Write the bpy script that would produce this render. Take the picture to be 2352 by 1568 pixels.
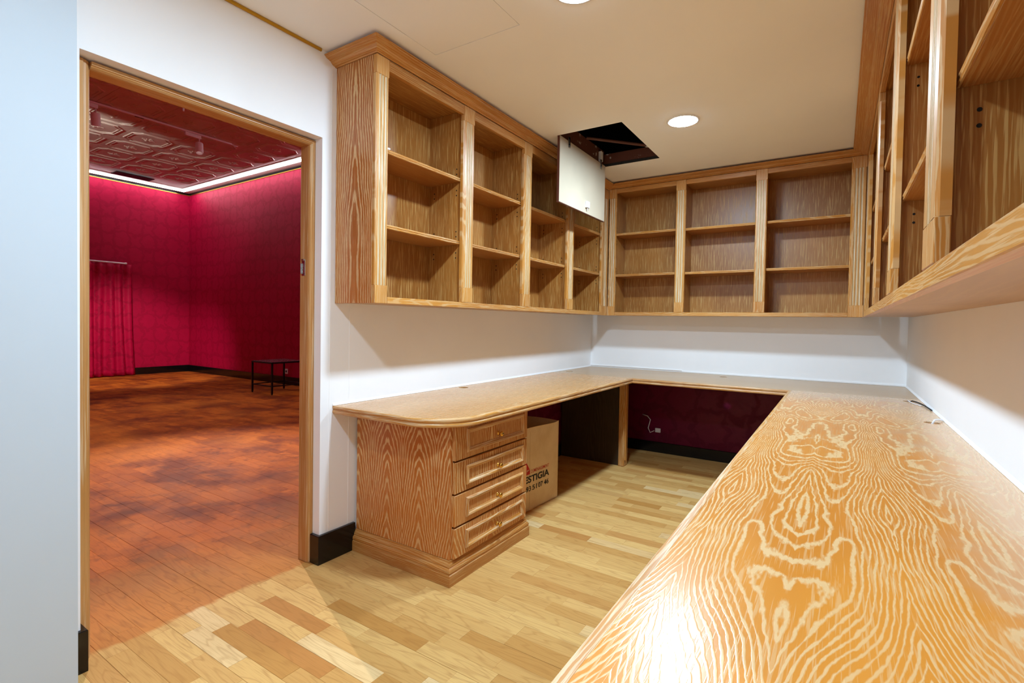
import bpy, bmesh, math, random
from mathutils import Vector, Matrix
PI = math.pi
rnd = random.Random(7)

# ------------------------------------------------------------------ clear
for o in list(bpy.data.objects):
    bpy.data.objects.remove(o, do_unlink=True)
sc = bpy.context.scene
COL = sc.collection

# ------------------------------------------------------------------ camera
CAMP = Vector((2.0889, -4.6842, 1.1850))
YAW, PITCH, ROLL, FPX, PPX, PPY = 0.5751, -0.0217, 0.0167, 1159.34, 1176.0, 765.7
_f = Vector((-math.sin(YAW)*math.cos(PITCH), math.cos(YAW)*math.cos(PITCH), math.sin(PITCH)))
_r = Vector((math.cos(YAW), math.sin(YAW), 0)); _u = _r.cross(_f)
CR = _r*math.cos(ROLL) + _u*math.sin(ROLL)
CU = -_r*math.sin(ROLL) + _u*math.cos(ROLL)
CF = _f
cam = bpy.data.cameras.new('camera'); cam_o = bpy.data.objects.new('camera', cam)
COL.objects.link(cam_o)
m3 = Matrix((CR, CU, -CF)).transposed()
cam_o.matrix_world = Matrix.Translation(CAMP) @ m3.to_4x4()
cam.sensor_fit = 'HORIZONTAL'; cam.sensor_width = 36.0
cam.lens = FPX*36.0/2352.0
cam.shift_x = 0.0; cam.shift_y = -(784.0-PPY)/2352.0
cam.clip_start = 0.02; cam.clip_end = 60
sc.camera = cam_o

def project(P):
    d = Vector(P)-CAMP; z = d.dot(CF)
    if z < 0.05: return None
    return (PPX+FPX*d.dot(CR)/z, PPY-FPX*d.dot(CU)/z)

# ------------------------------------------------------------------ world, exposure
w = bpy.data.worlds.new('world'); sc.world = w; w.use_nodes = True
w.node_tree.nodes['Background'].inputs[0].default_value = (0.9, 0.95, 1.0, 1)
w.node_tree.nodes['Background'].inputs[1].default_value = 0.0
sc.view_settings.view_transform = 'Standard'
sc.view_settings.look = 'None'
sc.view_settings.gamma = 1.0
sc.view_settings.use_curve_mapping = False
sc.view_settings.exposure = 0.0
sc.cycles.max_bounces = 16; sc.cycles.diffuse_bounces = 10; sc.cycles.glossy_bounces = 6

DOWN_W = 37.0        # watts of each recessed downlight
SPOT_W = 800.0
STRIP_E = 22.0
LAMP_COL = (0.60, 0.81, 1.0)

# ------------------------------------------------------------------ dimensions (metres)
W = 2.5117            # room width (x); left wall x=0, back wall y=0
ZC = 2.462            # ceiling
HC = 0.76             # worktop top
TH = 0.14             # left wall thickness
DY0, DY1, DZ = -4.0665, -3.150, 2.050      # doorway in the left wall
RX0, RY1, RZ = -9.90, 0.76, 3.87          # red room: far wall, side wall, ceiling
RY0 = -4.9
LU = 0.285            # depth of the bookcase on the left wall
BU = 0.297            # depth of the bookcase on the back wall
XR = 2.2292           # face plane of the bookcase on the right wall
ZB = 1.265            # underside of the bookcases
YEND = -5.9

# ------------------------------------------------------------------ node helpers
class NT:
    def __init__(s, mat):
        s.nt = mat.node_tree; s.n = s.nt.nodes; s.l = s.nt.links
    def node(s, t, **kw):
        n = s.n.new(t)
        for k, v in kw.items(): setattr(n, k, v)
        return n
    def link(s, a, b): s.l.new(a, b)
    def put(s, sock, v):
        if isinstance(v, bpy.types.NodeSocket): s.l.new(v, sock)
        else: sock.default_value = v
    def math(s, op, a, b=None, c=None, clamp=False):
        n = s.node('ShaderNodeMath', operation=op); n.use_clamp = clamp
        s.put(n.inputs[0], a)
        if b is not None: s.put(n.inputs[1], b)
        if c is not None: s.put(n.inputs[2], c)
        return n.outputs[0]
    def vec(s, x, y, z=0.0):
        n = s.node('ShaderNodeCombineXYZ')
        s.put(n.inputs[0], x); s.put(n.inputs[1], y); s.put(n.inputs[2], z)
        return n.outputs[0]
    def noise(s, vec, scale=1.0, detail=2.0, rough=0.5, dim='3D', dist=0.0):
        n = s.node('ShaderNodeTexNoise', noise_dimensions=dim)
        s.link(vec, n.inputs['Vector'])
        n.inputs['Scale'].default_value = scale; n.inputs['Detail'].default_value = detail
        n.inputs['Roughness'].default_value = rough; n.inputs['Distortion'].default_value = dist
        return n.outputs['Fac']
    def step(s, v, a, b, lo=0.0, hi=1.0):
        n = s.node('ShaderNodeMapRange', interpolation_type='SMOOTHSTEP')
        s.put(n.inputs['Value'], v)
        n.inputs['From Min'].default_value = a; n.inputs['From Max'].default_value = b
        n.inputs['To Min'].default_value = lo; n.inputs['To Max'].default_value = hi
        return n.outputs['Result']
    def mix(s, f, a, b):
        n = s.node('ShaderNodeMix', data_type='RGBA')
        s.put(n.inputs[0], f)
        s.put(n.inputs[6], (*a, 1) if isinstance(a, tuple) and len(a) == 3 else a)
        s.put(n.inputs[7], (*b, 1) if isinstance(b, tuple) and len(b) == 3 else b)
        return n.outputs[2]
    def bump(s, h, strength=0.2, dist=0.002):
        n = s.node('ShaderNodeBump')
        n.inputs['Strength'].default_value = strength; n.inputs['Distance'].default_value = dist
        s.link(h, n.inputs['Height'])
        return n.outputs[0]

MATS = {}
def newmat(name, color=(0.8,0.8,0.8), rough=0.5, metal=0.0, spec=0.5):
    m = bpy.data.materials.new(name); m.use_nodes = True
    b = m.node_tree.nodes['Principled BSDF']
    b.inputs['Base Color'].default_value = (*color, 1)
    b.inputs['Roughness'].default_value = rough
    b.inputs['Metallic'].default_value = metal
    b.inputs['Specular IOR Level'].default_value = spec
    m.diffuse_color = (*color, 1)
    MATS[name] = m
    return m, NT(m), b

def s2l(r, g, b):
    f = lambda c: (c/255/12.92) if c/255 <= 0.04045 else ((c/255+0.055)/1.055)**2.4
    return (f(r), f(g), f(b))

def uvsplit(t, seed=True):
    uv = t.node('ShaderNodeUVMap')
    sep = t.node('ShaderNodeSeparateXYZ'); t.link(uv.outputs[0], sep.inputs[0])
    u, v = sep.outputs[0], sep.outputs[1]
    if seed:
        oi = t.node('ShaderNodeObjectInfo')
        u2 = t.math('ADD', u, t.math('MULTIPLY', oi.outputs['Random'], 41.0))
        v2 = t.math('ADD', v, t.math('MULTIPLY', oi.outputs['Random'], 97.0))
        return u, v, u2, v2, oi.outputs['Random']
    return u, v, u, v, None

def oak(name, base, dark, pale, flame=1.0, S=45.0, K=30.0, fu=3.2, fv=0.55, pore=0.5, rough=0.38,
        lines=0.75, mirror=0.0, pore_u=190.0, pore_v=5.0, coat=0.0, lo=0.52, hi=0.86, greyed=False, arch=None, wobk=1.5, brka=0.7, ush=0.0):
    """limed oak: contour lines of a stretched noise give the cathedral figure, filled pores the fine streaks"""
    m, t, b = newmat(name, base, rough)
    u, v, us, vs, r = uvsplit(t)
    if ush: u = t.math('ADD', u, ush)
    if mirror:
        us = t.math('ADD', t.math('PINGPONG', u, mirror), t.math('MULTIPLY', r, 41.0))
        um = t.math('PINGPONG', u, mirror)
    else:
        um = us
    wob = t.noise(t.vec(t.math('MULTIPLY', us, 22.0), t.math('MULTIPLY', vs, 9.0)), 1.0, 3.0, 0.6, '2D')
    fine = t.noise(t.vec(t.math('MULTIPLY', us, pore_u), t.math('MULTIPLY', vs, pore_v)), 1.0, 2.0, 0.6, '2D')
    low = t.noise(t.vec(t.math('MULTIPLY', us, 2.5), t.math('MULTIPLY', vs, 1.1)), 1.0, 2.0, 0.5, '2D')
    porem = t.step(fine, 0.52, 0.66)
    col = t.mix(t.step(low, 0.3, 0.7), base, dark)
    if flame > 0:
        h = t.noise(t.vec(t.math('MULTIPLY', us, fu), t.math('MULTIPLY', vs, fv)), 1.0, 1.2, 0.45, '2D')
        if arch:      # plain-sawn board: nested arches about each board's centre line
            uw = t.math('ADD', um, t.math('MULTIPLY', t.math('SUBTRACT', t.noise(t.vec(t.math('MULTIPLY', vs, 2.2), 0.0), 1.0, 2.0, 0.5, '2D'), 0.5), arch[2]))
            ab = t.math('POWER', t.math('ABSOLUTE', uw), 1.45)
            hh = t.math('ADD', t.math('MULTIPLY', ab, arch[0]), t.math('MULTIPLY', v, arch[1]))
            hh = t.math('ADD', hh, t.math('MULTIPLY', h, K))
        else:
            hh = t.math('ADD', t.math('MULTIPLY', h, K), t.math('MULTIPLY', um, S))
        hh = t.math('ADD', hh, t.math('MULTIPLY', wob, wobk))
        pp = t.math('PINGPONG', hh, 1.0)
        brk = t.noise(t.vec(t.math('MULTIPLY', us, 70.0), t.math('MULTIPLY', vs, 14.0)), 1.0, 3.0, 0.65, '2D')
        pp = t.math('ADD', pp, t.math('MULTIPLY', t.math('SUBTRACT', brk, 0.5), brka))
        lm = t.math('MULTIPLY', t.step(pp, lo, hi), t.step(low, 0.15, 0.55, 0.62, 1.0))
        mask = t.math('MAXIMUM', t.math('MULTIPLY', lm, lines*flame), t.math('MULTIPLY', porem, pore))
    else:
        mask = t.math('MULTIPLY', porem, pore)
    col = t.mix(mask, col, pale)
    if greyed:      # paler, greyer towards the wall side and far end of the right worktop
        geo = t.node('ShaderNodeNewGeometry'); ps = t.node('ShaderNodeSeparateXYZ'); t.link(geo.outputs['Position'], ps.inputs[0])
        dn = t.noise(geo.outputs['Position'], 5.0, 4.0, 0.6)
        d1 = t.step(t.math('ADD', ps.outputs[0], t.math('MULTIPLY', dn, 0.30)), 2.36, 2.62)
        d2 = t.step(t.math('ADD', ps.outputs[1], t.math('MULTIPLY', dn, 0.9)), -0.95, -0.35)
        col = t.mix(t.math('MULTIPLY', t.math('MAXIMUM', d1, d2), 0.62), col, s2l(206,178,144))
    t.link(col, b.inputs['Base Color'])
    t.link(t.bump(mask, 0.12, 0.0015), b.inputs['Normal'])
    if coat:
        b.inputs['Coat Weight'].default_value = coat; b.inputs['Coat Roughness'].default_value = 0.22
    rv = t.math('ADD', t.math('MULTIPLY', mask, 0.10), rough-0.04)
    t.link(rv, b.inputs['Roughness'])
    return m

OAKB = s2l(190,124,52); OAKD = s2l(164,100,38); OAKP = s2l(214,180,122)
oak('oak_trim', OAKB, OAKD, OAKP, flame=0.5, S=260, K=24, fu=5, fv=0.9, pore=0.45, rough=0.36)
oak('oak_face', s2l(200,138,62), s2l(180,116,46), s2l(222,196,148), flame=0.6, S=220, K=36, fu=7, fv=0.9, pore=0.42, rough=0.36)
oak('oak_limed', s2l(206,182,140), s2l(188,158,112), s2l(226,212,190), flame=0.0, pore=0.7, rough=0.45)
oak('oak_side', s2l(186,112,44), s2l(170,98,34), s2l(220,186,130), flame=1.0, K=24, fu=3.6, fv=0.8, pore=0.34, rough=0.38, mirror=0.15, arch=(330, 13, .06), lines=.8, lo=.5)
oak('oak_flame', s2l(184,108,42), s2l(168,94,34), s2l(222,188,134), flame=1.0, K=8, fu=5, fv=1.6, pore=0.24, rough=0.40, mirror=0.106, arch=(320, 25, .03), lo=.50, hi=.85, lines=.85, wobk=1.6, brka=.8)
oak('oak_moulding', s2l(198,138,64), s2l(178,116,48), s2l(228,208,170), flame=0.6, S=220, K=30, fu=7, fv=0.9, pore=0.62, rough=0.36)  # paler, denser pore streaks than oak_face, for the mouldings
oak('oak_gable', s2l(184,110,44), s2l(168,96,34), s2l(222,190,138), flame=1.0, K=16, fu=3.6, fv=0.9, pore=0.34, rough=0.38, mirror=0.15, ush=.145, arch=(300, 9, .05), lines=.85, lo=.46, hi=.84)
oak('oak_inside', s2l(170,112,48), s2l(146,90,34), s2l(202,160,94), flame=0.2, S=200, K=20, fu=3, fv=0.5, pore=0.70, rough=0.42, pore_u=170, pore_v=6)
oak('oak_shelf', s2l(176,112,50), s2l(158,96,38), s2l(208,172,118), flame=0.3, S=200, K=26, fu=4, fv=0.6, pore=0.42, rough=0.38)
oak('oak_top', s2l(214,142,54), s2l(202,128,46), s2l(224,196,144), flame=1.0, K=60, fu=4.0, fv=1.0, pore=0.34, rough=0.25, mirror=0.165, lines=0.74, lo=.48, hi=.88, greyed=True, arch=(260, -8, .06), wobk=2.2, brka=0.9)
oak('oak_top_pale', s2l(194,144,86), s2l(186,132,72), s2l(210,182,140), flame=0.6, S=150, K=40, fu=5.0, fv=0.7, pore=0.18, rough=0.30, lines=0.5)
oak('oak_top_grey', s2l(186,154,116), s2l(178,142,100), s2l(202,180,148), flame=0.5, S=150, K=40, fu=5.0, fv=0.7, pore=0.30, rough=0.34, lines=0.6)
oak('oak_under', s2l(190,158,126), s2l(176,142,108), s2l(204,174,134), flame=0.3, S=60, K=20, fu=3, fv=0.5, pore=0.12, rough=0.5)
oak('oak_door', s2l(194,146,90), s2l(178,126,68), s2l(214,188,148), flame=0.0, pore=0.5, rough=0.4, pore_u=120, pore_v=2.5)
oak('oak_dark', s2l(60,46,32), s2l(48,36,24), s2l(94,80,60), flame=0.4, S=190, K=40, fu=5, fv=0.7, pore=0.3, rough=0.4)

def plaster(name, col, rough=0.75, bump=0.05, stain=0.0):
    m, t, b = newmat(name, col, rough, spec=0.3)
    g = t.node('ShaderNodeTexCoord')
    n = t.noise(g.outputs['Object'], 160.0, 3.0, 0.6)
    n2 = t.noise(g.outputs['Object'], 1.7, 3.0, 0.5)
    t.link(t.mix(t.step(n2, 0.3, 0.8), col, tuple(c*(0.965-stain) for c in col)), b.inputs['Base Color'])
    t.link(t.bump(n, bump, 0.001), b.inputs['Normal'])
    return m
plaster('wall_white', s2l(243,243,243))
plaster('ceiling_white', s2l(245,244,242), 0.8)
plaster('wall_white_dimmed', s2l(196,206,214))  # white paint darkened and cooled to imitate dimmer, bluer light on the near wall
plaster('dark_void', s2l(20,20,24), 0.9)
plaster('hatch_white', s2l(208,192,166), 0.6, 0.05, 0.2)

m, t, b = newmat('black_base', s2l(14,14,15), 0.13)
g = t.node('ShaderNodeTexCoord')
t.link(t.step(t.noise(g.outputs['Object'], 9.0, 4.0, 0.6), 0.3, 0.8, 0.10, 0.22), b.inputs['Roughness'])

def metal(name, col, rough, mt=1.0):
    m, t, b = newmat(name, col, rough, mt)
    g = t.node('ShaderNodeTexCoord')
    t.link(t.step(t.noise(g.outputs['Object'], 60.0, 3.0, 0.6), 0.3, 0.8, rough*0.8, rough*1.25), b.inputs['Roughness'])
    return m
metal('brass', s2l(226,178,84), 0.16)
metal('gold_trim', s2l(196,150,52), 0.35)
metal('steel', s2l(190,190,188), 0.3)
metal('white_plastic', s2l(232,232,236), 0.4, 0.0)
metal('pink_white', s2l(226,200,204), 0.5, 0.0)
metal('black_metal', s2l(16,14,14), 0.45, 0.3)
metal('black_rubber', s2l(18,18,18), 0.6, 0.0)
metal('table_glass', s2l(96,66,76), 0.25, 0.0)
metal('dark_hole', s2l(14,9,6), 0.9, 0.0)
metal('print_black', s2l(40,36,36), 0.8, 0.0)
metal('print_red', s2l(190,32,36), 0.8, 0.0)
metal('rim_grey', s2l(30,30,32), 0.8, 0.0)
metal('vent_dark', s2l(32,22,22), 0.6, 0.2)

# brown painted boards inside the hatch, with plaster splashes
m, t, b = newmat('hatch_brown', s2l(96,52,38), 0.6)
g = t.node('ShaderNodeTexCoord')
n = t.noise(g.outputs['Object'], 14.0, 3.0, 0.6)
t.link(t.mix(t.step(n, 0.64, 0.68), s2l(96,52,38), s2l(176,160,150)), b.inputs['Base Color'])

# cardboard
m, t, b = newmat('cardboard', s2l(196,168,132), 0.85)
g = t.node('ShaderNodeTexCoord')
n = t.noise(g.outputs['Object'], 6.0, 4.0, 0.6); n2 = t.noise(g.outputs['Object'], 220.0, 2.0, 0.5)
c = t.mix(t.step(n, 0.3, 0.75), s2l(228,204,168), s2l(214,186,146))
t.link(c, b.inputs['Base Color']); t.link(t.bump(n2, 0.1, 0.001), b.inputs['Normal'])

def emit(name, col, e):
    m = bpy.data.materials.new(name); m.use_nodes = True
    nt = m.node_tree; nt.nodes.remove(nt.nodes['Principled BSDF'])
    en = nt.nodes.new('ShaderNodeEmission'); en.inputs[0].default_value = (*col, 1); en.inputs[1].default_value = e
    nt.links.new(en.outputs[0], nt.nodes['Material Output'].inputs[0])
    MATS[name] = m
emit('lamp_disc', LAMP_COL, 90.0)
emit('led_strip', (0.92, 0.96, 1.0), STRIP_E)
emit('spot_lens', (1.0, 0.93, 0.82), 1.0)

# ---- floor strips: pale oak, stained red-brown beyond the doorway
def floor_mat():
    m, t, b = newmat('floor_oak', s2l(214,176,118), 0.3, spec=0.09)
    u, v, us, vs, r = uvsplit(t, False)
    at = t.node('ShaderNodeAttribute', attribute_name='tone')
    sp = t.node('ShaderNodeSeparateColor'); t.link(at.outputs['Color'], sp.inputs[0])
    tone, off, warm = sp.outputs[0], sp.outputs[1], sp.outputs[2]
    uo = t.math('ADD', u, t.math('MULTIPLY', off, 33.0)); vo = t.math('ADD', v, t.math('MULTIPLY', off, 71.0))
    h = t.noise(t.vec(t.math('MULTIPLY', uo, 16.0), t.math('MULTIPLY', vo, 2.2)), 1.0, 1.5, 0.5, '2D')
    hh = t.math('ADD', t.math('MULTIPLY', h, 13.0), t.math('MULTIPLY', uo, 40.0))
    pp = t.step(t.math('PINGPONG', hh, 1.0), 0.55, 1.0)
    fine = t.step(t.noise(t.vec(t.math('MULTIPLY', uo, 260.0), t.math('MULTIPLY', vo, 9.0)), 1.0, 2.0, 0.6, '2D'), 0.45, 0.72)
    grain = t.math('ADD', t.math('MULTIPLY', pp, 0.45), t.math('MULTIPLY', fine, 0.35))
    light = t.mix(tone, s2l(214,172,106), s2l(182,130,66))
    light = t.mix(t.step(warm, 0.93, 1.0), light, s2l(180,122,62))
    light = t.mix(t.step(warm, 0.10, 0.02), light, s2l(218,184,130))
    light = t.mix(t.math('MULTIPLY', grain, 0.58), light, s2l(150,98,46))
    # stained, worn floor of the red room
    geo = t.node('ShaderNodeNewGeometry'); ps = t.node('ShaderNodeSeparateXYZ'); t.link(geo.outputs['Position'], ps.inputs[0])
    P = geo.outputs['Position']
    n1 = t.noise(P, 2.3, 4.0, 0.62); n2 = t.noise(P, 9.0, 3.0, 0.6); n3 = t.noise(P, 0.9, 3.0, 0.5)
    st = t.mix(tone, s2l(184,96,30), s2l(146,68,20))
    st = t.mix(t.step(n1, 0.42, 0.66), st, s2l(116,48,20))
    st = t.mix(t.math('MULTIPLY', t.step(n2, 0.52, 0.75), 0.6), st, s2l(84,36,24))
    st = t.mix(t.math('MULTIPLY', t.step(n3, 0.48, 0.7), 0.5), st, s2l(212,124,46))
    st = t.mix(t.math('MULTIPLY', grain, 0.35), st, s2l(92,44,22))
    # worn band where the stain is thin, just inside the doorway
    edge = t.math('ADD', ps.outputs[0], t.math('MULTIPLY', t.math('SUBTRACT', t.noise(P, 7.0, 4.0, 0.6), 0.5), 0.09))
    worn = t.math('MULTIPLY', t.step(t.math('ADD', edge, t.math('MULTIPLY', n1, 0.9)), -0.55, 0.25), 0.60)
    st = t.mix(worn, st, t.mix(t.math('MULTIPLY', grain, 0.6), s2l(196,132,66), s2l(132,80,34)))
    stained = t.step(edge, -0.055, -0.085)
    t.link(t.mix(stained, light, st), b.inputs['Base Color'])
    rg = t.math('ADD', t.math('MULTIPLY', t.noise(P, 4.0, 4.0, 0.6), 0.16), 0.64)
    t.link(rg, b.inputs['Roughness'])
    t.link(t.bump(grain, 0.05, 0.0008), b.inputs['Normal'])
    return m
floor_mat()
metal('subfloor_dark', s2l(40,26,16), 0.9, 0.0)

# ---- red damask wallpaper (v up, u across, metres)
def damask(name, ground, motif, r0=0.62, r1=0.34):
    m, t, b = newmat(name, ground, 0.5)
    u, v, _, _, _ = uvsplit(t, False)
    dn = t.noise(t.vec(u, v), 9.0, 3.0, 0.6, '2D'); dn2 = t.noise(t.vec(v, u), 9.0, 3.0, 0.6, '2D')
    uu = t.math('ADD', u, t.math('MULTIPLY', t.math('SUBTRACT', dn, 0.5), 0.16))
    vv = t.math('ADD', v, t.math('MULTIPLY', t.math('SUBTRACT', dn2, 0.5), 0.16))
    PU, PV = 0.46, 0.54
    def lat(ou, ov):
        a = t.math('SUBTRACT', t.math('FRACT', t.math('ADD', t.math('DIVIDE', uu, PU), ou)), 0.5)
        c = t.math('SUBTRACT', t.math('FRACT', t.math('ADD', t.math('DIVIDE', vv, PV), ov)), 0.5)
        d = t.math('SQRT', t.math('ADD', t.math('MULTIPLY', a, a), t.math('MULTIPLY', c, c)))
        ang = t.math('ARCTAN2', c, a)
        return t.math('ADD', d, t.math('MULTIPLY', t.math('ABSOLUTE', t.math('SINE', t.math('MULTIPLY', ang, 4.0))), 0.035))
    d = t.math('MINIMUM', lat(0.0, 0.0), lat(0.5, 0.5))
    ring = t.math('MULTIPLY', t.step(d, 0.26, 0.30), t.step(d, 0.40, 0.36))
    core = t.step(d, 0.12, 0.08)
    leaf = t.step(t.noise(t.vec(uu, vv), 22.0, 2.0, 0.5, '2D'), 0.60, 0.66)
    mk = t.math('MAXIMUM', t.math('MULTIPLY', ring, 0.9), t.math('MAXIMUM', t.math('MULTIPLY', core, 0.25), t.math('MULTIPLY', leaf, 0.35)))
    weave = t.noise(t.vec(t.math('MULTIPLY', u, 400.0), t.math('MULTIPLY', v, 60.0)), 1.0, 2.0, 0.6, '2D')
    t.link(t.mix(mk, ground, motif), b.inputs['Base Color'])
    t.link(t.math('ADD', t.math('MULTIPLY', mk, r0-r1), r1), b.inputs['Roughness'])
    t.link(t.bump(weave, 0.06, 0.001), b.inputs['Normal'])
    b.inputs['Specular IOR Level'].default_value = 0.2
    return m
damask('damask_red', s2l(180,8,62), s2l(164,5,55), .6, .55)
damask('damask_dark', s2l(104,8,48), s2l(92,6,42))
damask('curtain_red', s2l(184,8,64), s2l(160,4,54), .6, .55)
m, t, b = newmat('tin_tile', s2l(214,206,196), 0.5)
g = t.node('ShaderNodeTexCoord')
t.link(t.mix(t.step(t.noise(g.outputs['Object'], 3.0, 3.0, 0.6), 0.3, 0.8), s2l(216,208,198), s2l(204,192,180)), b.inputs['Base Color'])

# ------------------------------------------------------------------ mesh builder
class MB:
    def __init__(s, M=None):
        s.v = []; s.f = []; s.uv = []; s.M = M; s.mi = []; s.cur = 0
    def _p(s, p):
        return (s.M @ Vector(p)) if s.M is not None else Vector(p)
    def face(s, pts, uvs=None):
        i = len(s.v); s.v += [s._p(p) for p in pts]; s.f.append(tuple(range(i, i+len(pts)))); s.mi.append(s.cur)
        s.uv.append(uvs or [(p[0], p[1]) for p in pts])
    def _uv(s, p, n, grain):
        # v runs along the grain axis, u across it
        g = 'xyz'.index(grain); ax = [0, 1, 2]
        nm = max(range(3), key=lambda i: abs(n[i]))
        if nm == g:
            a, c = [i for i in ax if i != g]; return (p[a], p[c]*0.2)
        c = [i for i in ax if i != g and i != nm][0]
        return (p[c] + 0.37*p[nm], p[g])
    def box(s, x0, x1, y0, y1, z0, z1, grain='z', c=0.0):
        if x0 > x1: x0, x1 = x1, x0
        if y0 > y1: y0, y1 = y1, y0
        if z0 > z1: z0, z1 = z1, z0
        c = min(c, (x1-x0)*.49, (y1-y0)*.49, (z1-z0)*.49)
        lo = (x0, y0, z0); hi = (x1, y1, z1)
        def F(pts, n): s.face(pts, [s._uv(p, n, grain) for p in pts])
        for ax in range(3):
            a, b2 = [(1, 2), (2, 0), (0, 1)][ax]
            for sd in (0, 1):
                pts = []
                seq = [(0, 0), (1, 0), (1, 1), (0, 1)]
                if sd == 0: seq = seq[::-1]
                for (i, j) in seq:
                    p = [0, 0, 0]
                    p[ax] = hi[ax] if sd else lo[ax]
                    p[a] = (hi[a]-c) if i else (lo[a]+c)
                    p[b2] = (hi[b2]-c) if j else (lo[b2]+c)
                    pts.append(tuple(p))
                n = [0, 0, 0]; n[ax] = 1 if sd else -1
                F(pts, n)
        if c > 0:
            for ax in range(3):
                a, b2 = [(1, 2), (2, 0), (0, 1)][ax]
                for i in (0, 1):
                    for j in (0, 1):
                        def q(t, wa, wb):
                            p = [0, 0, 0]; p[ax] = (hi[ax]-c) if t else (lo[ax]+c)
                            p[a] = (hi[a] if i else lo[a]) if wa else ((hi[a]-c) if i else (lo[a]+c))
                            p[b2] = (hi[b2] if j else lo[b2]) if wb else ((hi[b2]-c) if j else (lo[b2]+c))
                            return tuple(p)
                        pts = [q(0, 1, 0), q(1, 1, 0), q(1, 0, 1), q(0, 0, 1)]
                        n = [0, 0, 0]; n[a] = 1
                        F(pts, n)
            for i in (0, 1):
                for j in (0, 1):
                    for k in (0, 1):
                        e = [hi[t] if q else lo[t] for t, q in enumerate((i, j, k))]
                        g = [(hi[t]-c) if q else (lo[t]+c) for t, q in enumerate((i, j, k))]
                        F([(e[0], g[1], g[2]), (g[0], e[1], g[2]), (g[0], g[1], e[2])], (0, 0, 1))
        return s
    def sweep(s, path, prof, closed=False, side=1, pre=None, post=None, cap=True):
        """path: 2D points; prof: (outward, height) points of a closed section; outward = right of travel * side"""
        n = len(path); P = [Vector(p) for p in path]
        def nrm(a, b):
            d = (b-a).normalized(); return Vector((d.y, -d.x))*side
        rows = []; L = 0; Ls = []
        for i in range(n):
            if i > 0: L += (P[i]-P[i-1]).length
            Ls.append(L)
            pv = P[i-1] if (i > 0 or closed) else (Vector(pre) if pre else None)
            nx = P[(i+1) % n] if (i < n-1 or closed) else (Vector(post) if post else None)
            if pv is not None and nx is not None:
                n1, n2 = nrm(pv, P[i]), nrm(P[i], nx); mm = (n1+n2)/(1+n1.dot(n2))
            elif nx is not None: mm = nrm(P[i], nx)
            else: mm = nrm(pv, P[i])
            rows.append([(P[i].x+mm.x*o, P[i].y+mm.y*o, h) for o, h in prof])
        al = [0]
        for k in range(1, len(prof)+1):
            a, b2 = prof[k-1], prof[k % len(prof)]; al.append(al[-1]+math.hypot(a[0]-b2[0], a[1]-b2[1]))
        rng = range(n) if closed else range(n-1)
        if closed: Ls.append(L+(P[0]-P[-1]).length)
        for i in rng:
            j = (i+1) % n; l0, l1 = Ls[i], Ls[i+1]
            for k in range(len(prof)):
                k2 = (k+1) % len(prof)
                s.face([rows[i][k], rows[j][k], rows[j][k2], rows[i][k2]],
                       [(al[k], l0), (al[k], l1), (al[k+1], l1), (al[k+1], l0)])
        if cap and not closed:
            for row in (rows[0][::-1], rows[-1]):
                s.face(row, [(o, h) for o, h in prof])
        return s
    def lathe(s, prof, c=(0, 0, 0), axis='z', seg=20, cap=True):
        """prof: (radius, height) along the axis"""
        def pt(r, h, a):
            x, y = r*math.cos(a), r*math.sin(a)
            q = {'z': (x, y, h), 'x': (h, x, y), 'y': (y, h, x)}[axis]
            return (c[0]+q[0], c[1]+q[1], c[2]+q[2])
        for k in range(len(prof)-1):
            (r0, h0), (r1, h1) = prof[k], prof[k+1]
            for i in range(seg):
                a0, a1 = 2*PI*i/seg, 2*PI*(i+1)/seg
                pts = [pt(r0, h0, a0), pt(r0, h0, a1), pt(r1, h1, a1), pt(r1, h1, a0)]
                uv = [(a0, h0), (a1, h0), (a1, h1), (a0, h1)]
                if r0 < 1e-6: pts, uv = [pts[0], pts[2], pts[3]], [uv[0], uv[2], uv[3]]
                elif r1 < 1e-6: pts, uv = pts[:3], uv[:3]
                s.face(pts, uv)
        if cap:
            for (r, h), rev in ((prof[0], True), (prof[-1], False)):
                if r > 1e-6:
                    ps = [pt(r, h, 2*PI*i/seg) for i in range(seg)]
                    s.face(ps[::-1] if rev else ps)
        return s
    def tube(s, pts, r, seg=8):
        P = [Vector(p) for p in pts]; rings = []
        up = Vector((0, 0, 1))
        for i, p in enumerate(P):
            d = (P[min(i+1, len(P)-1)]-P[max(i-1, 0)]).normalized()
            a = d.cross(up)
            if a.length < 1e-3: a = d.cross(Vector((1, 0, 0)))
            a.normalize(); b2 = d.cross(a)
            rr = r[i] if isinstance(r, (list, tuple)) else r
            rings.append([p+(a*math.cos(2*PI*k/seg)+b2*math.sin(2*PI*k/seg))*rr for k in range(seg)])
        for i in range(len(rings)-1):
            for k in range(seg):
                k2 = (k+1) % seg
                s.face([rings[i][k], rings[i][k2], rings[i+1][k2], rings[i+1][k]])
        s.face(rings[0][::-1]); s.face(rings[-1])
        return s
    def build(s, name, mat, parent=None, smooth=False, tones=None, weld=True):
        me = bpy.data.meshes.new(name)
        me.from_pydata([tuple(v) for v in s.v], [], s.f)
        uvl = me.uv_layers.new(name='UVMap')
        flat = []
        for u in s.uv:
            for a in u: flat += [a[0], a[1]]
        uvl.data.foreach_set('uv', flat)
        if tones is not None:
            ca = me.attributes.new('tone', 'FLOAT_COLOR', 'CORNER')
            fl = []
            for f, tn in zip(s.f, tones): fl += list(tn)*len(f)
            ca.data.foreach_set('color', fl)
        for mn in ([mat] if isinstance(mat, str) else mat): me.materials.append(MATS[mn])
        if any(s.mi): me.polygons.foreach_set('material_index', s.mi)
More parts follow.
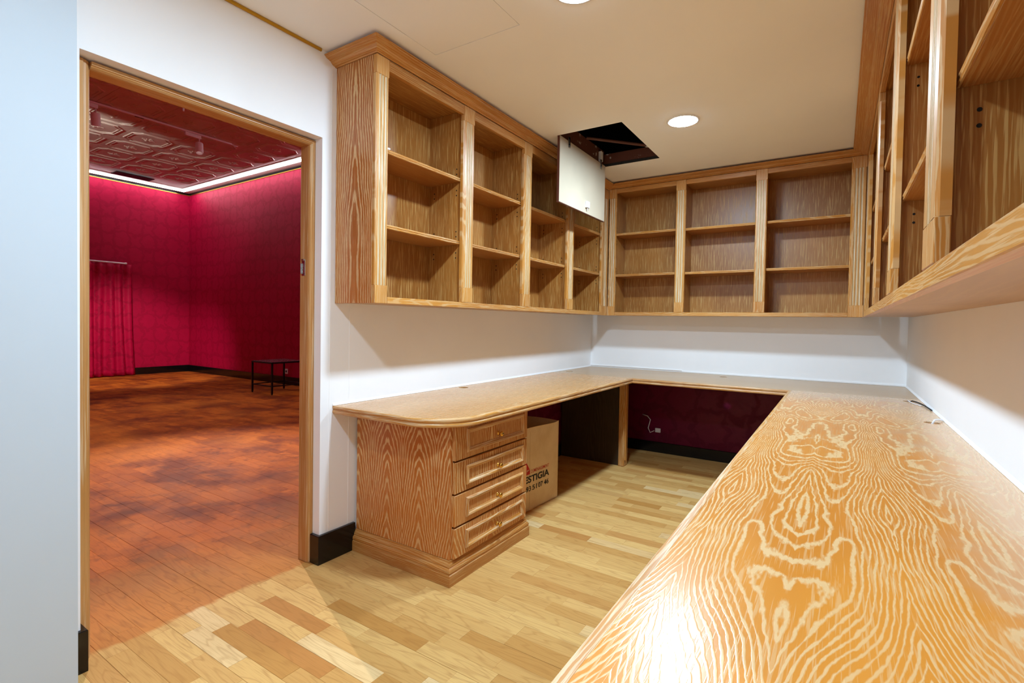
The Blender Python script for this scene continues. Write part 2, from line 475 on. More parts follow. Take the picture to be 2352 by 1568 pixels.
        if weld:
            bm = bmesh.new(); bm.from_mesh(me)
            bmesh.ops.remove_doubles(bm, verts=bm.verts, dist=1e-5)
            bmesh.ops.recalc_face_normals(bm, faces=bm.faces)
            bm.to_mesh(me); bm.free()
        if smooth:
            for p in me.polygons: p.use_smooth = True
        o = bpy.data.objects.new(name, me); COL.objects.link(o)
        if parent is not None:
            o.parent = parent
            o.matrix_parent_inverse = parent.matrix_world.inverted() if False else Matrix.Translation(-parent.location)
        return o

def smooth_by_angle(o, ang=0.6):
    me = o.data
    for p in me.polygons: p.use_smooth = True
    bm = bmesh.new(); bm.from_mesh(me)
    for e in bm.edges:
        if len(e.link_faces) == 2 and e.calc_face_angle(0) > ang: e.smooth = False
    bm.to_mesh(me); bm.free()

def tag(o, label=None, cat=None, group=None, kind=None):
    if label: o['label'] = label
    if cat: o['category'] = cat
    if group: o['group'] = group
    if kind: o['kind'] = kind
    return o
def thing(name, label, cat, loc=(0, 0, 0), group=None):
    o = bpy.data.objects.new(name, None); COL.objects.link(o); o.location = loc
    o.empty_display_size = 0.05
    return tag(o, label, cat, group)
def struct(o, label=None): return tag(o, label, None, None, 'structure')

def slab(outer, holes, z0, z1, name, mat, parent=None, grain='y', M=None):
    bm = bmesh.new(); loops = [outer]+list(holes); edges = []
    for lp in loops:
        vs = [bm.verts.new((p[0], p[1], z1)) for p in lp]
        for i in range(len(vs)): edges.append(bm.edges.new((vs[i], vs[(i+1) % len(vs)])))
    bmesh.ops.triangle_fill(bm, use_beauty=True, use_dissolve=False, edges=edges)
    tris = [[tuple(v.co) for v in f.verts] for f in bm.faces]; bm.free()
    mb = MB(M)
    for tr in tris:
        mb.face(tr, [mb._uv(p, (0, 0, 1), grain) for p in tr])
        lo = [(p[0], p[1], z0) for p in tr][::-1]
        mb.face(lo, [mb._uv(p, (0, 0, 1), grain) for p in lo])
    for lp in loops:
        n = len(lp)
        for i in range(n):
            a, b2 = lp[i], lp[(i+1) % n]
            pts = [(a[0], a[1], z0), (b2[0], b2[1], z0), (b2[0], b2[1], z1), (a[0], a[1], z1)]
            nn = (b2[1]-a[1], a[0]-b2[0], 0)
            mb.face(pts, [mb._uv(p, nn, grain) for p in pts])
    return mb.build(name, mat, parent)

def circle(cx, cy, r, n=24): return [(cx+r*math.cos(2*PI*i/n), cy+r*math.sin(2*PI*i/n)) for i in range(n)]
def rect(x0, x1, y0, y1): return [(x0, y0), (x1, y0), (x1, y1), (x0, y1)]

# ================================================================== THE SETTING
# ---------------- floor
floor = struct(MB().box(RX0-.1, W+.1, YEND-.1, RY1+.1, -0.12, -0.012).build('floor', 'subfloor_dark'))
def visible_floor(x, y):
    p = project((x, y, 0))
    if p is None or not (-60 < p[0] < 2412 and 300 < p[1] < 1640): return False
    d = Vector((x, y, 0))-CAMP
    if x < -0.02:
        tt = (0-CAMP.x)/d.x; yy = CAMP.y+tt*d.y
        return -4.08 < yy < -3.12
    tt = (HC-CAMP.z)/d.z; xx, yy = CAMP.x+tt*d.x, CAMP.y+tt*d.y
    if xx > 1.80 and yy > -4.4: return False
    if xx < 0.72 and -3.08 < yy: return False
    if yy > -0.83 and xx < 1.81: return False
    return True
SW = 0.0705
strips = []
row = 0; y = YEND
while y < RY1:
    x = RX0 - rnd.uniform(0, .4)
    while x < W:
        L = rnd.choice([0.24, 0.30, 0.36, 0.42, 0.48, 0.55])*rnd.uniform(.92, 1.08)
        xa, xb = max(x, RX0), min(x+L, W); x += L
        if xb-xa < 0.02: continue
        yc, xc = y+SW/2, (xa+xb)/2
        if xc > 0.03 and yc > 0.02: continue
        if xc < -TH and yc < RY0: continue
        gap_hi = 0.0007 if row % 3 == 2 else 0.0001
        tone = (min(1, max(0, rnd.gauss(.42, .32))), rnd.random(), rnd.random(), 1)
        strips.append((xa+.0001, xb-.0001, y+.0001, y+SW-gap_hi, tone, rnd.uniform(-.0003, .0003)))
    y += SW; row += 1
def area(s):
    xc, yc = (s[0]+s[1])/2, (s[2]+s[3])/2
    if not visible_floor(xc, yc): return 0
    q = [project((a, b2, 0)) for a, b2 in ((s[0], s[2]), (s[1], s[2]), (s[1], s[3]), (s[0], s[3]))]
    if any(k is None for k in q): return 0
    return abs(sum(q[i][0]*q[(i+1) % 4][1]-q[(i+1) % 4][0]*q[i][1] for i in range(4)))/2
strips.sort(key=area, reverse=True)
def strip_faces(mb, s):
    n0 = len(mb.f); mb.box(s[0], s[1], s[2], s[3], -0.012, s[5], 'x', 0.0006)
    return [s[4]]*(len(mb.f)-n0)
for s in strips[:300]:
    mb = MB(); tn = strip_faces(mb, s); mb.build('plank', 'floor_oak', floor, tones=tn, weld=False)
mb = MB(); tn = []
for s in strips[300:]:
    n0 = len(mb.f); mb.box(s[0], s[1], s[2], s[3], -0.012, s[5], 'x'); tn += [s[4]]*(len(mb.f)-n0)
tag(mb.build('strip_flooring', 'floor_oak', floor, tones=tn, weld=False), kind='stuff')

# ---------------- ceiling with the open hatch and the closed panel
HX0, HX1, HY0, HY1 = 0.440, 0.902, -1.622, -0.818
PX0, PX1, PY0, PY1 = 0.428, 0.905, -3.640, -2.836
ceiling = struct(slab(rect(-0.0, W, YEND, 0.0), [rect(HX0, HX1, HY0, HY1), rect(PX0, PX1, PY0, PY1)], ZC, ZC+.02, 'ceiling', 'ceiling_white'))
MB().box(PX0+.0025, PX1-.0025, PY0+.0025, PY1-.0025, ZC+.0005, ZC+.019).build('access_panel', 'ceiling_white', ceiling)
# closed dark void above the ceiling
mb = MB(); a, b2, c2, d2 = HX0-.25, HX1+.55, HY0-.4, HY1+.5
for bx in ((a-.02, a, c2, d2), (b2, b2+.02, c2, d2), (a-.02, b2+.02, c2-.02, c2), (a-.02, b2+.02, d2, d2+.02)): mb.box(*bx, ZC+.02, ZC+.62)
mb.box(a, b2, c2, d2, ZC+.6, ZC+.62)
mb.build('void_lining', 'dark_void', ceiling)

# ---------------- walls of the study
mb = MB()
mb.box(-TH, 0, DY1, RY1+.1, 0, ZC+.02)           # beyond the doorway
mb.box(-TH, 0, DY0, DY1, DZ, ZC+.02)             # over the doorway
mb.box(-TH, 0, YEND, DY0, 0, ZC+.02)             # before the doorway
wall_left = struct(mb.build('wall_left', 'wall_white', weld=False))
struct(MB().box(0, 0.100, YEND, -4.1022, 0, ZC).build('wall_front_left', 'wall_white_dimmed'))
mb = MB(); mb.box(0, W+.12, 0, .12, 0, ZC+.02)
wall_back = struct(mb.build('wall_back', 'wall_white'))
struct(MB().box(W, W+.12, YEND, 0, 0, ZC+.02).build('wall_right', 'wall_white'))
struct(MB().box(-TH, W+.12, YEND-.12, YEND, 0, ZC+.02).build('wall_front', 'wall_white'))
# red papered lower walls under the worktops
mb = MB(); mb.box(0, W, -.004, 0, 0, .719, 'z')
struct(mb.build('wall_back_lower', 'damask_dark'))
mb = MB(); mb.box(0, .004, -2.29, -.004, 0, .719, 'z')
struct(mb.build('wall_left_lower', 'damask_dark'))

# ---------------- baseboards (black)
BB = [(0, 0), (0.014, 0), (0.014, .094), (.012, .097), (0, .097)]
BBA = [(0, 0), (0.016, 0), (0.016, .137), (.014, .140), (0, .140)]
mb = MB(); mb.sweep([(0.012, -.004), (W, -.004)], BB, side=1)
struct(mb.build('baseboard_back', 'black_base'))
mb = MB(); mb.sweep([(-.049, DY1), (0, DY1), (0, -2.945)], BBA, side=1)
struct(mb.build('baseboard_left', 'black_base'))
mb = MB(); mb.sweep([(.004, -2.29), (.004, -.02)], BB, side=1)
struct(mb.build('baseboard_left_lower', 'black_base'))
mb = MB(); mb.sweep([(0, -4.101), (0, DY0), (-.049, DY0)], BBA, side=1)
struct(mb.build('baseboard_front_left', 'black_base'))

# ---------------- gilt strip between left wall and ceiling
struct(MB().box(0, .010, -4.1005, -3.162, ZC-.014, ZC-.0005, 'y', .002).build('trim_1', 'gold_trim'))
# fine seam lines where the wall lining has been patched
struct(MB().box(0, .0012, -2.982, -2.976, .142, 1.264).build('trim_2', 'wall_white'))
struct(MB().box(0, .0012, -3.10, -3.096, .142, 2.40).build('trim_3', 'wall_white'))
# bead of filler between worktop and walls
mb = MB(); mb.sweep([(0, -3.08), (0, -.001)], [(0, HC+.001), (.006, HC+.001), (.004, HC+.004), (0, HC+.014)], side=1)
struct(mb.build('trim_4', 'wall_white'))
mb = MB(); mb.sweep([(W, -.001), (W, -4.34)], [(0, HC+.001), (.006, HC+.001), (.004, HC+.004), (0, HC+.014)], side=1)
struct(mb.build('trim_5', 'wall_white'))
mb = MB(); mb.box(.0, .9, -.006, 0, HC+.012, HC+.020); mb.box(.9, W, -.006, 0, HC+.001, HC+.012)
struct(mb.build('trim_6', 'wall_white'))

# ---------------- door frame
M_yz = Matrix(((0, 0, 1, 0), (1, 0, 0, 0), (0, 1, 0, 0), (0, 0, 0, 1)))   # local (a,b,c) -> world y=a, z=b, x=c
door = struct(bpy.data.objects.new('door_1', None)); COL.objects.link(door)
fprof = [(0, -.128), (0, -.050), (.012, -.050), (.0135, -.054), (.017, -.056), (.021, -.062), (.024, -.072), (.024, -.128)]
zt = DZ-.008
mb = MB(M_yz); mb.sweep([(DY1-.001, 0.001), (DY1-.001, zt)], fprof, side=-1, post=(DY0+.001, zt)); mb.build('jamb', 'oak_door', door)
mb = MB(M_yz); mb.sweep([(DY1-.001, zt), (DY0+.0475, zt)], fprof, side=-1, pre=(DY1-.001, 0)); mb.build('head', 'oak_door', door)
mb = MB(M_yz); mb.sweep([(DY0+.001, zt), (DY0+.001, 0.001)], [(o_*1.94, h_) for o_, h_ in fprof], side=-1); mb.build('jamb', 'oak_door', door)
mb = MB(); mb.box(-.114, -.088, DY1-.0275, DY1-.025, 1.395, 1.475, 'z', .001); mb.box(-.116, -.111, DY1-.034, DY1-.025, 1.405, 1.455, 'z', .001)
mb.box(-.112, -.09, DY1-.033, DY1-.025, 1.468, 1.475, 'z', .001)
mb.build('strike_plate', 'steel', door)

# ================================================================== THE RED ROOM beyond the doorway
mb = MB(); mb.box(RX0-.1, RX0, RY0, RY1+.1, 0, RZ)
struct(mb.build('wall_far', 'damask_red'))
struct(MB().box(RX0, -TH, RY1, RY1+.1, 0, RZ).build('wall_far_side', 'damask_red'))
struct(MB().box(RX0, -TH, RY0-.1, RY0, 0, RZ).build('wall_far_opposite', 'damask_red'))
mb = MB(); mb.box(-TH-.004, -TH, DY1+.0, RY1, 0, RZ); mb.box(-TH-.004, -TH, RY0, DY0, 0, RZ); mb.box(-TH-.004, -TH, DY0, DY1, DZ, RZ)
mb.box(-TH, -TH+.02, RY0, RY1, ZC+.02, RZ)
struct(mb.build('wall_far_near', 'damask_red', weld=False))
ceil2 = struct(MB().box(RX0-.1, -TH+.02, RY0-.1, RY1+.1, RZ+.012, RZ+.1).build('ceiling', 'tin_tile'))
# pressed tin tiles, one object each
T = 0.642
def tin_tile():
    mb = MB(); h = T/2-.002
    mb.box(-h, h, -h, h, 0, .012)
    def ridge(path, closed=True, wd=.009, hh=.010):
        prof = [(-wd, 0), (-wd*.5, -hh), (wd*.5, -hh), (wd, 0)]
        mb.sweep(path, prof, closed=closed)
    a, c = .262, .10
    def notch(s, k):
        q = []
        for (sx, sy) in ((1, 1), (-1, 1), (-1, -1), (1, -1)):
            p1, p2, p3 = (s, s-c*k), (s-c*k*.55, s-c*k*.55), (s-c*k, s)
            pts = [p1, p2, p3]
            if sx*sy < 0: pts = pts[::-1]
            q += [(sx*p[0], sy*p[1]) for p in pts]
        return q
    ridge(notch(a, 1.0)); ridge(notch(a-.035, 1.0), wd=.007, hh=.008)
    for k in range(8):
        an = PI/4*k; r0, r1 = .025, .085 if k % 2 == 0 else .06
        ridge([(r0*math.cos(an), r0*math.sin(an)), (r1*math.cos(an+.12), r1*math.sin(an+.12))], closed=False, wd=.010, hh=.008)
    return mb
proto = tin_tile().build('tin_tile', 'tin_tile', ceil2)
proto.location = (0, 0, RZ)
first = True
tx = -6.8134
nx0, nx1 = int((RX0+.42-tx)/T), 0
tiles = []
i = -8
for i in range(-4, 10):
    for j in range(-5, 4):
        cx, cy = tx+T*i, -1.222+T*j
        if cx-T/2 < RX0+.30 or cx > -1.0 or cy+T/2 > RY1-.25 or cy < RY0+.4: continue
        d = Vector((cx, cy, RZ))-CAMP; yy = CAMP.y+d.y*(-CAMP.x/d.x); zz = CAMP.z+d.z*(-CAMP.x/d.x)
        if not (-4.35 < yy < -2.95 and zz < 2.35): continue
        if first: o = proto; first = False
        else:
            o = proto.copy(); COL.objects.link(o); o.parent = ceil2; o.matrix_parent_inverse = proto.matrix_parent_inverse
        o.location = (cx, cy, RZ)
# plain border next to the walls
mb = MB(); mb.box(RX0, RX0+.36, RY0, RY1, RZ+.004, RZ+.012); mb.box(RX0+.36, -TH, RY1-.30, RY1, RZ+.004, RZ+.012)
mb.build('ceiling_border', 'tin_tile', ceil2)
# LED lines round the ceiling
o = MB().box(RX0+.195, RX0+.225, RY0+.3, RY1-.195, RZ-.022, RZ+.003).build('led_strip_light', 'led_strip')
tag(o, 'white LED line along the ceiling above the curtained far red wall', 'light strip')
o = MB().box(RX0+.225, -TH-.3, RY1-.225, RY1-.195, RZ-.022, RZ+.003).build('led_strip_light', 'led_strip')
tag(o, 'white LED line along the ceiling above the red wall with the low table', 'light strip')
o = MB().box(-TH-.225, -TH-.195, RY0+.225, RY1-.225, RZ-.022, RZ+.003).build('led_strip_light', 'led_strip')  # extra strip added out of view to brighten the red room
tag(o, 'added out-of-view white LED line along the ceiling above the doorway side of the red room', 'light strip')
# gilt line at the top of the paper, black strip above standing in for a shadow groove
struct(MB().box(RX0, RX0+.014, RY0, RY1, RZ-.046, RZ-.037, 'y').build('trim_7', 'gold_trim'))
struct(MB().box(RX0+.014, -TH-.01, RY1-.014, RY1, RZ-.046, RZ-.037, 'x').build('trim_8', 'gold_trim'))
struct(MB().box(RX0, RX0+.012, RY0, RY1, RZ-.034, RZ+.004, 'y').build('trim_9', 'black_base'))
struct(MB().box(RX0+.012, -TH-.01, RY1-.012, RY1, RZ-.034, RZ+.004, 'x').build('trim_10', 'black_base'))
struct(MB().sweep([(RX0, -.36), (RX0, RY1), (-TH-.01, RY1)], BBA, side=1).build('baseboard_far', 'black_base'))
# curtain on a rod
def curtain():
    mb = MB(); y0, y1, z0, z1 = -2.3, -.36, .012, 2.205
    NX, NZ = 130, 26; V = []
    for j in range(NZ+1):
        z = z0+(z1-z0)*j/NZ; k = j/NZ
        rowv = []
        for i in range(NX+1):
            s = i/NX; yy = y0+(y1-y0)*s + (1-k)*.08*max(0, (s-.75))*4*(1-k)
            ph = 2*PI*(y1-y0)*s/.155
            dx = .035*math.sin(ph+.5*math.sin(3*s*9+k*2))*(0.45+0.55*(1-k)**.5)+.014*math.sin(ph*.37+2*k+1)
            rowv.append((RX0+.11+dx, yy, z))
        V.append(rowv)
    for j in range(NZ):
        for i in range(NX):
            p = [V[j][i], V[j][i+1], V[j+1][i+1], V[j+1][i]]
            mb.face(p, [(q[1]*1.15, q[2]) for q in p])
    return mb
ct = thing('curtain', 'crimson damask curtain hanging to the floor from a thin white rod', 'curtain', (RX0+.11, -1.3, 0))
o = curtain().build('curtain_cloth', 'curtain_red', ct, smooth=True)
md = o.modifiers.new('thick', 'SOLIDIFY'); md.thickness = .006
mb = MB(); mb.tube([(RX0+.11, -2.35, 2.222), (RX0+.11, -.452, 2.222)], .016, 12); mb.tube([(RX0+.002, -.50, 2.222), (RX0+.11, -.50, 2.222)], .010, 8)
mb.tube([(RX0+.11, -.462, 2.222), (RX0+.11, -.436, 2.222)], .021, 12)
mb.build('curtain_rod', 'white_plastic', ct)
# low table
tb = thing('side_table', 'low black metal table with a dark glass top by the red wall', 'table', (-5.50, .12, 0))
TX0, TX1, TY0, TY1, TZ = -5.80, -5.235, -.175, .395, .505
mb = MB()
for (x0, x1, y0, y1) in ((TX0, TX1, TY0, TY0+.02), (TX0, TX1, TY1-.02, TY1), (TX0, TX0+.02, TY0, TY1), (TX1-.02, TX1, TY0, TY1)): mb.box(x0, x1, y0, y1, TZ-.022, TZ, 'x', .001)
mb.build('frame', 'black_metal', tb, False)
MB().box(TX0+.006, TX1-.006, TY0+.006, TY1-.006, TZ+.0005, TZ+.005).build('table_top', 'table_glass', tb)
for (x, y) in ((TX0+.012, TY0+.012), (TX1-.012, TY0+.012), (TX0+.012, TY1-.012), (TX1-.012, TY1-.012)):
    mb = MB(); mb.box(x-.012, x+.012, y-.012, y+.012, .02, TZ-.02, 'z', .001); mb.lathe([(.008, 0.0005), (.013, .004), (.013, .025)], (x, y, 0), 'z', 10)
    mb.build('leg', 'black_metal', tb)
for (x0, x1, y0, y1) in ((TX0+.02, TX1-.02, TY0+.005, TY0+.021), (TX0+.02, TX1-.02, TY1-.021, TY1-.005), (TX0+.005, TX0+.021, TY0+.02, TY1-.02), (TX1-.021, TX1-.005, TY0+.02, TY1-.02)):
    MB().box(x0, x1, y0, y1, .125, .141, 'x', .001).build('stretcher', 'black_metal', tb)
# socket on the side wall
so = thing('wall_socket', 'pale socket plate on the red wall behind the low table', 'socket', (-6.29, RY1, .235))
MB().box(-6.33, -6.25, RY1-.010, RY1, .19, .28, 'z', .003).build('plate', 'white_plastic', so)
mb = MB(); mb.lathe([(.022, -.0112), (.020, -.006)], (-6.29, RY1, .235), 'y', 16); mb.build('recess', 'dark_hole', so)
# track with spots
trk = thing('lighting_track', 'white lighting track fixed across the pressed tin ceiling', 'track', (-5.82, -1.5, RZ))
mb = MB(); mb.box(-5.84, -5.80, -4.2, -.50, RZ-.034, RZ-.008, 'y', .003); mb.build('rail', 'pink_white', trk)
mb = MB(); mb.box(-5.832, -5.808, -1.765, -1.66, RZ-.0355, RZ-.028, 'y'); mb.build('gap_joint', 'black_rubber', trk)
mb = MB(); mb.tube([(-5.82, -.50, RZ-.02), (-5.82, -.44, RZ-.03), (-5.86, -.38, RZ-.012), (-5.9, -.36, RZ-.002)], .006, 6); mb.build('feed_cable', 'pink_white', trk)
def spot(y, label, aim, size, k):
    s = thing('track_spotlight', label, 'spotlight', (-5.82, y, RZ-.03), 'white cylinder spotlights on the ceiling track')
    MB().box(-5.838, -5.802, y-.20, y+.015, RZ-.085, RZ-.035, 'y', .004).build('gear_box', 'pink_white', s)
    MB().tube([(-5.82, y-.005, RZ-.08), (-5.82, y-.005, RZ-.155)], .008, 8).build('stem', 'pink_white', s)
    c = Vector((-5.82, y-.005, RZ-.215)); d = Vector(aim)-c; d.normalize()
    tilt = Vector((d.x*.35, d.y*.35, -1)).normalized()
    MM = Matrix.Translation(c) @ tilt.to_track_quat('Z', 'Y').to_matrix().to_4x4()
    o = MB(MM).lathe([(0, -.075), (.045, -.075), (.05, -.07), (.05, .085), (.043, .085), (.041, .02), (0, .02)], seg=24, cap=False).build('head', 'pink_white', s); smooth_by_angle(o); hd = o
    MB(MM).lathe([(0, .0225), (.036, .0225), (.036, .0215), (0, .0215)], seg=16, cap=False).build('lens', 'spot_lens', hd)
    li = bpy.data.lights.new('spot_beam', 'SPOT'); li.energy = SPOT_W*k; li.color = (1.0, .945, .85)
    li.spot_size = size; li.spot_blend = .7; li.shadow_soft_size = .03
    lo = bpy.data.objects.new('spot_beam', li); COL.objects.link(lo)
    lo.location = c+tilt*.10; lo.rotation_euler = (Vector(aim)-lo.location).to_track_quat('-Z', 'Y').to_euler()
spot(-.955, 'white cylinder spotlight on the ceiling track nearest the bright wall line', (.05, -3.35, 0), .95, 1.8)
spot(-2.18, 'white cylinder spotlight on the ceiling track half hidden by the door jamb', (-9.2, -.5, 0.2), .8, .9)
spot(-3.05, 'added out-of-view white cylinder spotlight on the ceiling track past the left jamb', (-8.3, -.2, 3.80), 1.0, .13)  # unseen head added to graze the tin ceiling with light
spot(-3.75, 'added out-of-view white cylinder spotlight at the far left end of the ceiling track', (-4.2, -1.9, 0), 1.3, .35)  # unseen head added to brighten the stained floor and its bounce
# sprinkler stub and air vent
sp = MB().lathe([(.020, 0), (.020, -.012), (.012, -.016), (.012, -.085), (.006, -.09)], (-4.93, -1.57, RZ+.0), 'z', 12).build('sprinkler_head', 'white_plastic')
tag(sp, 'small white sprinkler stub on the tin ceiling near the door head', 'sprinkler')
vn = thing('air_vent', 'dark slotted air vent in the tin ceiling above the curtain', 'vent', (-9.30, -.50, RZ))
MB().box(-9.42, -9.16, -.82, -.20, RZ-.016, RZ-.011, 'y').build('vent_back', 'dark_hole', vn)
for k in range(5):
    MB().box(-9.42+.055*k, -9.39+.055*k, -.82, -.20, RZ-.024, RZ-.017, 'y').build('slat', 'vent_dark', vn)

# ================================================================== DOWNLIGHTS
def downlight(x, y, label, k=1.0):
    t_ = thing('downlight', label, 'ceiling light', (x, y, ZC), 'round recessed downlights in a row')
    o = MB().lathe([(.086, -.0005), (.100, -.0005), (.100, -.003), (.088, -.006), (.086, -.004), (.086, -.0005)], (x, y, ZC), 'z', 40, cap=False).build('trim_ring', 'white_plastic', t_)
    MB().lathe([(.0855, -.0008), (.0855, -.005), (.082, -.0075), (.072, -.009), (.04, -.0105), (0, -.011)], (x, y, ZC), 'z', 40, cap=False).build('diffuser', 'lamp_disc', t_, True)
    li = bpy.data.lights.new('downlight_glow', 'AREA'); li.shape = 'DISK'; li.size = .165; li.energy = DOWN_W*k; li.color = LAMP_COL
    lo = bpy.data.objects.new('downlight_glow', li); COL.objects.link(lo); lo.location = (x, y, ZC-.0125)
downlight(1.237, -1.447, 'glowing round downlight in the ceiling beside the open hatch')
downlight(1.215, -2.93, 'round downlight in the ceiling beside the closed access panel')
downlight(1.200, -4.290, 'round downlight in the ceiling in front of the doorway', .62)

# ================================================================== BOOKCASES
CORN = [(0, 0), (.006, 0), (.010, .004), (.016, .005), (.024, .009), (.030, .016), (.034, .024), (.040, .026), (.046, .029), (.054, .032), (.062, .036), (.064, .042), (.070, .044), (.070, .050), (0, .050)]
def cornice_prof(z0, z1, proj):
    return [(o/.070*proj-(0.0), z0+(z1-z0)*h/.050) for o, h in CORN]

def frame_matrix(org, erun, eout):
    return Matrix(((erun[0], eout[0], 0, org[0]), (erun[1], eout[1], 0, org[1]), (0, 0, 1, 0), (0, 0, 0, 1)))

def stile_mb(M, s0, s1, z0, z1, blk=.085, full=True):
    """fluted pilaster strip: plain blocks at the ends, three flutes and stopped chamfers between"""
    mb = MB(M); wd = s1-s0; d = .024
    if wd < .05:
        return mb.box(s0, s1, -d, 0, z0, z1, 'z', .002)
    za, zb_ = z0+blk, z1-blk
    mb.box(s0, s1, -d, 0, z0, za, 'z', .0015); mb.box(s0, s1, -d, 0, zb_, z1, 'z', .0015)
    ch = .007; cx = (s0+s1)/2; pitch = .0185; r = .0058
    prof = [(s0, -d), (s0, -ch), (s0+ch, 0)]
    for k in (-1, 0, 1):
        c = cx+k*pitch
        for a in range(0, 181, 30):
            prof.append((c-r*math.cos(math.radians(a)), -.72*r*math.sin(math.radians(a))))
    prof += [(s1-ch, 0), (s1, -ch), (s1, -d)]
    n = len(prof)
    for i in range(n-1):
        a, b2 = prof[i], prof[i+1]
        mb.cur = 1 if min(a[1], b2[1]) < -.0012 and a[0] > s0+.012 and b2[0] < s1-.012 else 0
        mb.face([(a[0], a[1], za), (b2[0], b2[1], za), (b2[0], b2[1], zb_), (a[0], a[1], zb_)], [(a[0], za), (b2[0], za), (b2[0], zb_), (a[0], zb_)])
    return mb

def bookcase(label, org, erun, eout, L, depth, stiles, shelves, ztop, zrail, zcor, zctop, cproj, corn_path, corn_side, pre=None, post=None,
             left_side=False, right_side=False, inset=.014):
    M = frame_matrix(org, erun, eout)
    cx, cy = (M @ Vector((L/2, -depth, 0))).xy
    t_ = thing('wall_bookcase', label, 'bookcase', (cx, cy, ZB))
    zb2 = zcor-.006       # top of the carcass
    # face frame
    n = len(stiles)
    for i, (a, c) in enumerate(stiles):
        endb = i in (0, n-1)
        o = stile_mb(M, a+.0004, c-.0004, ZB if endb else zrail+.0005, zcor-.001).build('stile', ['oak_face', 'oak_limed'], t_)
    ra, rb = stiles[0][1], stiles[-1][0]
    MB(M).box(ra, rb, -.024, -.0005, ZB, zrail, 'x', .002).build('bottom_rail', 'oak_face', t_)
    for i in range(n-1):
        MB(M).box(stiles[i][1], stiles[i+1][0], -.024, -.0008, ztop, zcor-.001, 'x', .002).build('frieze', 'oak_trim', t_)
    # carcass
    MB(M).box(.001, L-.001, -depth+.001, -.0245, ZB+.003, ZB+.026, 'x').build('bottom_panel', 'oak_under', t_)
    MB(M).box(.001, L-.001, -depth+.001, -.0245, zb2-.02, zb2, 'x').build('top_panel', 'oak_inside', t_)
    if left_side:
        MB(M).box(.0005, .021, -depth+.001, -.0245, ZB, zcor, 'z', .001).build('side_panel', 'oak_gable', t_)
    if right_side:
        MB(M).box(L-.021, L-.0005, -depth+.001, -.0245, ZB, zcor, 'z', .001).build('side_panel', 'oak_side', t_)
    inner = []
    for i, (a, c) in enumerate(stiles):
        if i == 0 and left_side: x0, x1 = .0215, c-inset
        elif i == n-1 and right_side: x0, x1 = a+inset, L-.0215
        else: x0, x1 = a+inset, c-inset
        if x1-x0 < .015: x1 = x0+.018
        if i == 0 and left_side: inner.append((x0, x1))
        else: inner.append((x0, x1))
        MB(M).box(x0, x1, -depth+.013, -.0245, ZB+.0265, zb2-.0205, 'z').build('divider', 'oak_inside', t_)
    holes = MB(M)
    for i in range(n-1):
        x0, x1 = inner[i][1]+.0005, inner[i+1][0]-.0005
        MB(M).box(x0-.005, x1+.005, -depth+.002, -depth+.0125, ZB+.0265, zb2-.0205, 'z').build('back_panel', 'oak_inside', t_)
        for zs in shelves[i]:
            mb = MB(M); mb.box(x0, x1, -depth+.014, -.034, zs-.020, zs, 'x', .001)
            sh = mb.build('shelf', 'oak_shelf', t_)
            lp = [(0.0002, zs-.0195), (.004, zs-.0195), (.0062, zs-.0162), (.0045, zs-.0128), (.0022, zs-.0118), (.0045, zs-.0108), (.0072, zs-.0055), (.005, zs-.0006), (.0002, zs-.0004)]
            ml = MB(M); ml.sweep([(x0, -.034), (x1, -.034)], lp, side=-1); ml.build('front_lip', 'oak_face', sh)
            for q in (-2.6, -1.7, 1.2, 2.1):
                zz = zs-.01+q*.032
                for od in (-.062, -depth+.055):
                    for (xx, sg) in ((x0-.0002, 1), (x1+.0002, -1)):
                        ring = [(xx+sg*.0006, od+.0042*math.cos(k*PI/4), zz+.0042*math.sin(k*PI/4)) for k in range(8)]
                        holes.face(ring)
    if holes.f:
        tag(holes.build('peg_holes', 'dark_hole', t_, weld=False), kind='stuff')
    mb = MB(); mb.sweep(corn_path, cornice_prof(zcor, zctop, cproj), side=corn_side, pre=pre, post=post)
    mb.build('cornice', 'oak_trim', t_)
    return t_

yL0 = -3.073
st_left = [(0, .0775), (.643, .741), (1.294, 1.396), (1.960, 2.066), (2.640, yL0*-1-BU-.0005)]
bookcase('open oak bookcase on the left wall between the doorway and the corner', (LU, yL0), (0, 1), (1, 0), -yL0-BU, LU,
         st_left, [(1.645, 2.002)]*4, 2.355, 1.296, 2.408, 2.446, .070,
         [(0.0, yL0), (LU, yL0), (LU, -BU)], 1, None, (LU+1, -BU), left_side=True)
st_back = [(0.0005, .070), (.606, .688), (1.225, 1.307), (1.850, 1.9435)]
bookcase('open oak bookcase with three bays on the back wall above the worktop', (LU, -BU), (1, 0), (0, -1), XR-LU, BU,
         st_back, [(1.642, 2.016), (1.640, 2.012), (1.644, 2.014)], 2.378, 1.296, 2.418, 2.446, .085,
         [(LU, -BU), (XR, -BU)], 1, (LU, -BU-1), (XR, -BU-1))
yR0 = -BU
def sR(y): return -(y-yR0)
st_right = [(0.0005, .088), (sR(-.395), sR(-.485)), (sR(-1.425), sR(-1.555)), (sR(-2.395), sR(-2.535)), (sR(-3.338), sR(-3.490)), (sR(-4.33), sR(-4.43))]
bookcase('open oak bookcase along the right wall, closest to the camera', (XR, yR0), (0, -1), (-1, 0), sR(-4.43), W-XR,
         st_right, [(), (1.640, 1.995), (1.640, 1.995), (1.640, 2.100), (1.648, 2.06)], 2.362, 1.306, 2.408, 2.446, .090,
         [(XR, -BU), (XR, -4.43), (W, -4.43)], 1, (XR-1, -BU), None, right_side=True, inset=.034)

